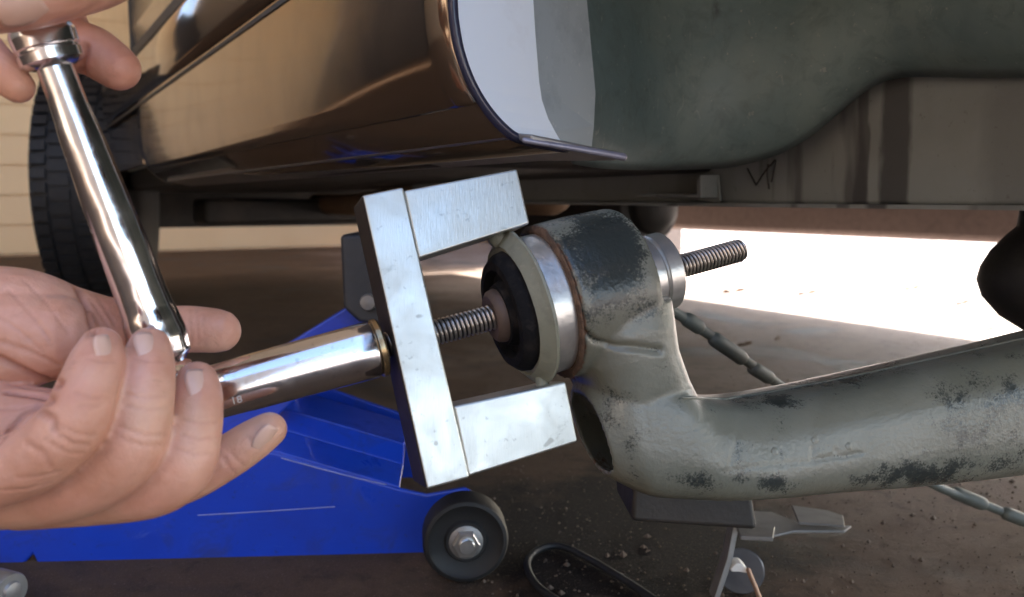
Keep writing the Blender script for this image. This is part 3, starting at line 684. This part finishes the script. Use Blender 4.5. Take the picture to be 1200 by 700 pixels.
# ------------------------------------------------------------------ hands
def build_hand(name, label, chains, vox, creases, blush, nails):
    parts = [tube_geo([(P(x,y,d), r) for x,y,d,r in ch], seg=24, n=8) for ch in chains]
    v_, f_ = join_geo(parts); o = mesh(name, v_, f_, SKIN); fuse(o, vox, 4, .5)
    me = o.data
    H = BVHTree.FromPolygons([v.co for v in me.vertices], [tuple(p.vertices) for p in me.polygons])
    cr = me.attributes.new('crease','FLOAT','POINT'); bl = me.attributes.new('blush','FLOAT','POINT')
    cv_ = [0.0]*len(me.vertices); disp = [0.0]*len(me.vertices)
    kd = kdtree.KDTree(len(me.vertices))
    for i, v in enumerate(me.vertices): kd.insert(v.co, i)
    kd.balance()
    for pts, wid, dep in creases:
        q = []
        for i in range(len(pts)-1):
            (x0,y0),(x1,y1) = pts[i],pts[i+1]; k = max(2,int(math.hypot(x1-x0,y1-y0)/2))
            q += [(x0+(x1-x0)*j/k, y0+(y1-y0)*j/k) for j in range(k+1)]
        for x,y in q:
            h_ = hit(H,x,y)
            if not h_: continue
            for co, i, dist in kd.find_range(h_[0], wid*2.2):
                g = math.exp(-(dist/wid)**2); cv_[i] = max(cv_[i], g*min(1,dep/.001)); disp[i] = max(disp[i], g*dep*1.35)
    for i, v in enumerate(me.vertices):
        cr.data[i].value = cv_[i]
        x, y = project(v.co); b_ = 0
        for cx,cy,sx,sy,s in blush: b_ = max(b_, s*math.exp(-((x-cx)/sx)**2-((y-cy)/sy)**2))
        bl.data[i].value = b_
    ns = [v.normal.copy() for v in me.vertices]
    for i, v in enumerate(me.vertices):
        if disp[i]: v.co -= ns[i]*disp[i]
    me.update(); me.shade_smooth()
    H = BVHTree.FromPolygons([v.co for v in me.vertices], [tuple(p.vertices) for p in me.polygons])
    nl = []
    for (x,y,x2,y2,wd,ln,tilt) in nails:          # nail centre, direction towards the fingertip, half width, half length
        h0, h1 = hit(H,x,y), hit(H,x2,y2)
        if not h0: continue
        p0, nr = h0; d = (P(x2,y2,(p0-C0).dot(FWD)) - p0); 
        side_in = RT*tilt[0] + UPV*tilt[1]; nr = (nr + side_in).normalized()
        d = (d - nr*d.dot(nr)).normalized(); sdv = nr.cross(d)
        vs, fs = [], []; A, B = 11, 9
        for i in range(A):
            for j in range(B):
                u = -1+2*i/(A-1); v2 = -1+2*j/(B-1)
                # superellipse outline, curved across like a real nail
                k = (1-abs(u)**3.2*.35) if u > 0 else (1-abs(u)**2.6*.45)
                yy = v2*wd*k; q = p0 + d*(u*ln) + sdv*yy - nr*(wd*.42*(v2*k)**2 + ln*.12*u*u)
                vs.append(q + nr*.0002)
        for i in range(A-1):
            for j in range(B-1): fs.append((i*B+j, i*B+j+1, (i+1)*B+j+1, (i+1)*B+j))
        no = mesh('fingernail', vs, fs, NAIL, True); mm = no.modifiers.new('s','SOLIDIFY'); mm.thickness = .0007; mm.offset = -1; nl.append(no)
    tag(o, label, 'hand')
    for no in nl: child(no, o)
    return o
mm = .001
lower = [
  # palm and heel of the hand
  [(-170,430,.315,32*mm),(-60,425,.312,29*mm),(10,400,.310,21*mm),(60,395,.310,16*mm)],
  [(-170,500,.31,30*mm),(-70,510,.305,26*mm),(0,505,.300,18*mm),(50,500,.30,14*mm)],
  # ball of the thumb and thumb, passing behind the handle
  [(-60,385,.315,24*mm),(20,368,.315,17.5*mm),(80,378,.322,14*mm),(130,385,.330,12*mm),(190,386,.338,9.6*mm),(225,386,.340,9.4*mm),(256,388,.340,8.8*mm)],
  # little finger, ring finger, middle finger, curled up in front
  [(-90,575,.285,13*mm),(-20,560,.272,11.2*mm),(40,538,.264,10.6*mm),(84,498,.260,10.0*mm),(103,455,.263,9.0*mm),(113,425,.268,8.2*mm),(118,408,.272,6.9*mm)],
  [(-60,590,.298,10*mm),(40,583,.288,10*mm),(100,566,.280,10.8*mm),(148,530,.275,10.6*mm),(164,490,.275,9.8*mm),(170,455,.278,9.4*mm),(173,425,.283,8.6*mm),(175,408,.287,7.2*mm)],
  [(20,592,.305,9*mm),(110,582,.297,10*mm),(180,572,.290,10*mm),(214,546,.287,10.4*mm),(226,510,.289,9.4*mm),(230,480,.293,9.0*mm),(231,460,.297,8.4*mm),(231,448,.300,7.4*mm)],
  # index finger stretched out under the socket
  [(60,570,.32,11*mm),(150,568,.317,11*mm),(210,562,.315,9.6*mm),(262,538,.316,8.4*mm),(295,517,.318,7.8*mm),(315,504,.320,6.8*mm)],
]
lc = [ ([(0,420),(40,440),(70,450)],1.3*mm,1.3*mm), ([(10,460),(40,464),(60,468)],1.2*mm,1.0*mm), ([(0,520),(30,485),(62,470)],1.0*mm,.7*mm),
       ([(62,312),(90,335),(104,365),(110,390)],1.4*mm,1.2*mm), ([(45,480),(62,492),(64,505)],1.0*mm,.8*mm),
       
       ([(30,520),(50,530),(60,548)],.9*mm,.4*mm), ([(0,400),(35,412),(70,428)],.8*mm,.4*mm), ([(245,395),(235,400)],.6*mm,.2*mm) ]
lb = [(135,365,30,32,1),(60,460,50,24,.6),(118,400,18,22,.35),(175,400,20,20,.35),(60,590,90,18,.5),(170,590,60,14,.5),(270,548,40,20,.5),(20,600,80,20,.6),(230,440,18,18,.3),(90,400,40,30,.3)]
ln = [(128,411,129,398,4.2*mm,5.4*mm,(.75,.0)),(177,406,178,392,4.6*mm,6.0*mm,(.4,.05)),(236,450,238,436,4.8*mm,6.4*mm,(.35,.0)),(311,514,320,505,3.6*mm,5.2*mm,(.3,-.5))]
lc += [ ([(x0,y0),((x0+x1)/2,(y0+y1)/2+dy),(x1,y1)], .55*mm, dp*mm) for x0,y0,x1,y1,dy,dp in (
  (88,460,128,466,3,.35),(92,476,130,470,2,.3),(66,508,104,522,5,.4),(60,520,98,532,5,.35),(72,500,112,510,4,.3),(146,462,194,464,3,.3),(148,476,196,478,3,.3),(140,500,196,510,5,.35),(138,512,194,522,5,.3),
  (214,492,254,494,3,.3),(214,510,254,512,4,.35),(206,526,250,532,4,.3),(104,420,136,424,2,.25),(158,420,192,424,2,.25),(262,538,276,556,1,.35),(270,530,286,546,1,.3),(290,512,304,526,1,.25),(222,362,224,404,1,.3),(230,364,232,404,1,.3),(238,368,240,406,1,.2),
  (10,340,60,400,-4,.35),(0,372,50,412,-3,.3),(30,330,80,390,-4,.3),(0,446,60,458,3,.45),(10,500,48,470,2,.35),(0,480,40,476,2,.3),(20,560,70,552,3,.3),(0,575,60,566,3,.3),(100,345,128,385,-3,.4),(112,345,134,380,-2,.35))]
build_hand('hand', 'bare hand with curled fingers holding the ratchet head and chrome socket', lower, .00085, lc, lb, ln)

upper = [
  [(-150,-150,.30,36*mm),(-60,-110,.30,28*mm),(10,-90,.298,22*mm)],
  [(200,-110,.29,14*mm),(130,-45,.275,12*mm),(70,-22,.262,11.5*mm),(25,-8,.258,10.8*mm),(-10,0,.258,10*mm),(-35,5,.259,9*mm)],
  [(10,-90,.298,20*mm),(110,-95,.295,18*mm),(200,-110,.29,16*mm)],
  [(-130,-60,.30,14*mm),(-60,20,.292,10*mm),(-22,62,.289,8.0*mm),(6,88,.288,6.8*mm),(20,101,.288,5.8*mm)],
  [(150,-110,.31,14*mm),(60,-40,.318,11*mm),(75,40,.316,9.8*mm),(112,62,.313,9.2*mm),(138,80,.311,8.2*mm)],
]
uc = [([(100,55),(96,75),(98,92)],1.5*mm,1.2*mm),([(60,28),(90,18),(120,2)],1.0*mm,.3*mm)]
ub = [(138,75,28,28,.9),(100,70,16,24,1),(10,85,40,40,.8),(60,25,60,10,.5)]
un = [(22,10,2,16,5.6*mm,7.0*mm,(0,0)),(107,96,125,104,2.6*mm,4*mm,(-.4,-.5))]
build_hand('hand', 'bare hand gripping the knurled top end of the ratchet', upper, .00085, uc, ub, un)

# ------------------------------------------------------------------ blue floor jack
jk = thing('floor_jack', 'blue trolley floor jack with black front roller behind the press', 'jack', G(300,690))
JY = .66; JN = V((.06,-1,0)).normalized(); JP = V((0,JY,0))
def jp(pts, off=0): return [onp(x,y,JP,JN)-JN*off for x,y in pts]
# near side plate with a folded upper flange
plate = prism('side_plate', jp([(-40,592),(40,588),(240,556),(300,528),(322,531),(468,573),(500,580),(545,572),(555,578),(556,590),(540,630),(515,655),(44,662),(38,650),(18,672),(-60,680)]), -JN*.005, BLUE, .0022, 3); child(plate, jk)
def strip(name, p0, p1, mat, th=.004, bv=.0015):
    n_ = len(p0); vs = list(p0)+list(p1); o = mesh(name, vs, [(i,i+1,n_+i+1,n_+i) for i in range(n_-1)], mat)
    m_ = o.modifiers.new('s','SOLIDIFY'); m_.thickness = th; m_.offset = 0; bevel(o, bv, 2); return o
e0 = jp([(240,557),(300,529),(322,532),(468,574)], .002); e1 = [p - JN*.045 + V((0,0,.004)) for p in e0]
child(strip('top_flange', e0, e1, BLUE), jk)
e2 = [p + V((0,0,.012)) - JN*.02 for p in e1]
child(strip('deck_plate', [p-JN*.0 for p in e1], e2, BLUE), jk)
e3 = [p - JN*.07 for p in e2]; child(strip('deck', e2, e3, BLUE), jk)
child(prism('side_plate', [p-JN*.17 for p in jp([(200,575),(300,518),(330,505),(490,560),(500,640),(200,650)])], -JN*.005, BLUE, .002, 2), jk)
for pts in ([(232,604),(300,600),(392,594)],[(60,588),(75,606),(110,611)],[(330,537),(400,556),(452,568)]):
    child(tube('scratch', [(q, .00035) for q in jp(pts, -.0001)], plain('bare_scratch',(.35,.37,.6),.5), seg=6, n=3), plate)
# lift arm
LA0, LA1 = P(180,575,.70), P(424,372,.71)
la_d = (LA1-LA0).normalized(); la_n = la_d.cross(V((0,1,0))).normalized()
if la_n.z < 0: la_n = -la_n
child(prism('lift_arm', [LA0-la_n*.02, LA1-la_n*.016, LA1+la_n*.014, LA0+la_n*.045], V((0,.008,0)), BLUE, .002, 2), jk)
child(prism('lift_arm', [p+V((0,.06,0)) for p in (LA0-la_n*.02, LA1-la_n*.016, LA1+la_n*.014, LA0+la_n*.045)], V((0,.008,0)), BLUE, .002, 2), jk)
child(prism('saddle_bracket', [P(x,y,.685) for x,y in [(398,275),(446,273),(470,385),(420,378),(402,362)]], V((0,.075,0)), plain('dark_bracket',(.035,.037,.042),.5,.2), .004, 3), jk)
pinp = P(432,354,.684)
child(lathe('saddle_pin', pinp, V((0,-1,0)), [(-.09,.0066),(.004,.0066),(.0055,.0058),(.006,.0)], GREYST, 32), jk)
# front roller
RC = P(545,631,.634); rx = (RC - V((0,0,0))); RR = .0316
RC.z = RR + .0005; RC = onp(543,632,RC,V((0,1,0))) if False else RC
rax = V((.10,-1,.06)).normalized(); rax = V((.12,-1,0)).normalized()
child(lathe('roller', RC, rax, [(-.012,.010),(-.012,RR-.002),(-.010,RR),(.008,RR),(.0112,RR-.0015),(.012,RR-.004),(.0095,RR-.0065),(.0085,.016),(.011,.0145),(.011,.006)], plain('black_roller',(.010,.0095,.0095),.62), 72), jk)
child(lathe('axle_nut', RC+rax*.0105, rax, [(0,.0125),(.0012,.0125),(.0016,.0118)], GREYST, 40), jk)
hexr = lambda t,s: .0093/ max(abs(cos((t % (pi/3))-pi/6)),.5)/.0093*.87
child(lathe('hex_nut', RC+rax*.012, rax, [(0,.0100),(.0055,.0100),(.0062,.0093),(.0062,.0062)], plain('bright_nut',(.55,.53,.5),.3,.9), 36, True, hexr), jk)
child(lathe('axle_end', RC+rax*.012, rax, [(0,.0060),(.0085,.0060),(.0092,.0052),(.0092,0)], plain('bright_axle',(.6,.59,.57),.3,.9), 32), jk)
cw = P(3,690,.59); cw.z = .0135
child(lathe('rear_caster', cw, V((.9,-.4,0)), [(-.01,.003),(-.01,.0115),(-.008,.0125),(.008,.0125),(.01,.0115),(.01,.007),(.012,.006),(.013,.002)], GREYST, 40), jk)

# ------------------------------------------------------------------ cable, bracket, hose, litter
cb = thing('brake_cable', 'grey green brake cable with sleeves running behind the suspension arm', 'cable', P(880,430,.62))
def cable(name, pts, r, mat=CABLE): return child(tube(name, [(P(x,y,d), r) for x,y,d in pts], mat, seg=12, n=5), cb)
cable('cable', [(768,352,.56),(800,372,.575),(850,405,.595),(905,445,.62),(1000,510,.66),(1090,566,.69),(1150,590,.70),(1230,622,.70)], .0036)
cable('sleeve', [(806,375,.577),(818,383,.582)], .0052); cable('sleeve', [(838,398,.589),(868,419,.603)], .0054); cable('sleeve', [(884,432,.611),(900,442,.618)], .0052)
cable('sleeve', [(1120,578,.70),(1150,590,.70)], .0056); cable('sleeve', [(1180,602,.70),(1200,610,.70)], .0056)

bk = thing('steel_bracket', 'bent grey steel bracket lying on the dirty floor under the arm', 'bracket', G(930,640))
def gz(px, py, z): return G(px,py,z)
child(prism('bracket_plate', [gz(x,y,.030) for x,y in [(872,598),(905,600),(935,612),(998,616),(990,622),(930,622),(895,630),(880,622)]], V((0,0,-.002)), GREYST, .0006, 2), bk)
child(prism('bracket_wing', [gz(x,y,.034) for x,y in [(928,592),(970,598),(988,604),(990,616),(936,612)]], V((0,0,-.002)), GREYST, .0006, 2), bk)
child(prism('top_flange', [gz(x,y,.060) for x,y in [(862,613),(872,612),(908,617),(906,630),(868,628)]], V((0,0,-.003)), GREYST, .0006, 2), bk)
q0 = gz(866,613,.060); d0 = (q0-C0).dot(FWD)
child(prism('upright', [P(x,y,d0) for x,y in [(860,614),(867,613),(858,660),(842,706),(836,704),(852,655)]], V((.0,.014,0)), GREYST, .0006, 2), bk)
child(lathe('washer', P(868,668,d0+.03), V((-.2,-1,.15)), [(0,.006),(0,.0155),(.003,.0165),(.004,.0155),(.004,.006)], plain('grey_disc',(.12,.12,.13),.4,.3), 48), bk)
child(prism('cap', [P(x,y,d0-.002) for x,y in [(856,667),(862,661),(870,661),(877,668),(877,673),(866,671),(857,671)]], V((0,.012,0)), WHITEGLINT, .0015, 2), bk)  # white piece standing in for a glint on the bracket
child(tube('strap', [(P(x,y,d0-.004),.0016) for x,y in [(877,668),(880,676),(886,690),(892,706)]], plain('copper_strap',(.42,.26,.18),.45,.5), seg=8), bk)

hs = tube('rubber_hose', [(G(x,y,.003),.0028) for x,y in [(780,712),(735,682),(690,655),(655,640),(630,645),(618,660),(626,682),(650,702),(690,725)]], RUB, seg=14, n=6)
tag(hs, 'black rubber hose looped on the floor beside the jack roller', 'hose')
# far things by the end wall
def at_floor(px, py): return G(px, py)
bx = box('cardboard_box', G(176,290)+V((0,0,.075)), V((.055,0,0)), V((0,.06,0)), V((0,0,.075)), plain('tan_card',(.55,.42,.26),.8), .004)
tag(bx, 'small tan cardboard box on the floor beyond the front tyre', 'box')
tb = thing('tool_case', 'black tool case on the floor by the end wall', 'case', G(245,286))
p = G(245,286)
child(box('body', p+V((0,0,.06)), V((.22,0,0)), V((0,.09,0)), V((0,0,.06)), TRIM, .012), tb)
child(tube('handle', [(p+V((-.07,-.02,.12)),.01),(p+V((-.06,-.02,.155)),.01),(p+V((.06,-.02,.155)),.01),(p+V((.07,-.02,.12)),.01)], TRIM, seg=10), tb)
for (px,py,col,lab,s) in ((322,281,(.5,.33,.28),'crumpled pinkish rag on the floor beside the black tool case',.05),(348,281,(.45,.20,.17),'red brown rag at the far edge of the floor',.045),(372,280,(.42,.42,.42),'pale grey rag on the far floor near the jack saddle',.04)):
    p = G(px,py); bm = bmesh.new(); bmesh.ops.create_icosphere(bm, subdivisions=3, radius=s)
    for v in bm.verts:
        k = 1+.25*sin(v.co.x*90+px)+.2*sin(v.co.y*110+2)+.15*sin(v.co.z*140); v.co *= k; v.co.z = max(v.co.z*.7, -.02); v.co.x *= 1.6
    me = bpy.data.meshes.new('rag'); bm.to_mesh(me); bm.free(); o = bpy.data.objects.new('rag', me); COL.objects.link(o)
    me.materials.append(plain('rag_cloth',col,.9)); me.shade_smooth(); me.transform(Matrix.Translation(p+V((0,0,.02)))); tag(o, lab, 'rag')

# dry leaves on the sunlit floor
lm = plain('dry_leaf', (.14,.07,.035), .8)
def leaf(px, py, s, rot, lab):
    p = G(px,py); vs, fs = [], []; N_ = 10
    for i in range(N_+1):
        u = i/N_; wv = sin(pi*u**.8)*.42*s*(1+.2*sin(i*2.1))
        for j in (-1,0,1): vs.append(V((-s+2*s*u, j*wv, .003+.30*s*abs(j)*(.6+.4*sin(i)) + .25*s*u*u)))
    for i in range(N_):
        for j in (0,1): fs.append((i*3+j,i*3+j+1,i*3+j+4,i*3+j+3))
    R = Matrix.Rotation(rot,4,'Z'); o = mesh('dry_leaf', [R @ v + p for v in vs], fs, lm, True)
    m_ = o.modifiers.new('s','SOLIDIFY'); m_.thickness = .0012; tag(o, lab, 'leaf', 'dry leaves on the floor')
for a in ((873,407,.016,.4,'curled dry leaf on the shaded floor just above the brake cable'),(911,400,.012,.9,'small flat leaf right of the curled leaf near the brake cable'),(946,347,.03,.1,'brown leaf on the bright floor, middle of the row'),(860,345,.035,-.1,'long dark leaf on the bright floor nearest the bolt tip'),(1070,341,.03,.2,'thin leaf alone in the brightest floor patch'),(1129,358,.026,.3,'pale leaf on the bright floor beside the bump stop'),(1160,389,.012,.3,'tiny brown leaf on the bright floor just above the arm')): leaf(*a)
# grit
rng = random.Random(3); parts = []
for i in range(1700):
    px = rng.uniform(560,1200); py = rng.uniform(440,700); p = G(px,py); r = rng.uniform(.0004,.0016)*(1 if rng.random()<.9 else rng.uniform(1.5,3.2))*rng.uniform(.5,1)
    v6 = [p+V(q)*r*rng.uniform(.7,1.3)+V((0,0,r*.4)) for q in ((1,0,0),(0,1,0),(-1,0,0),(0,-1,0),(0,0,.9),(0,0,-.9))]
    parts.append((v6,[(0,1,4),(1,2,4),(2,3,4),(3,0,4),(1,0,5),(2,1,5),(3,2,5),(0,3,5)]))
v_, f_ = join_geo(parts); gr = mesh('grit', v_, f_, plain('grit_stone',(.13,.092,.066),.8)); gr['kind'] = 'stuff'; gr['label'] = 'grit and crumbs of dirt scattered over the floor';
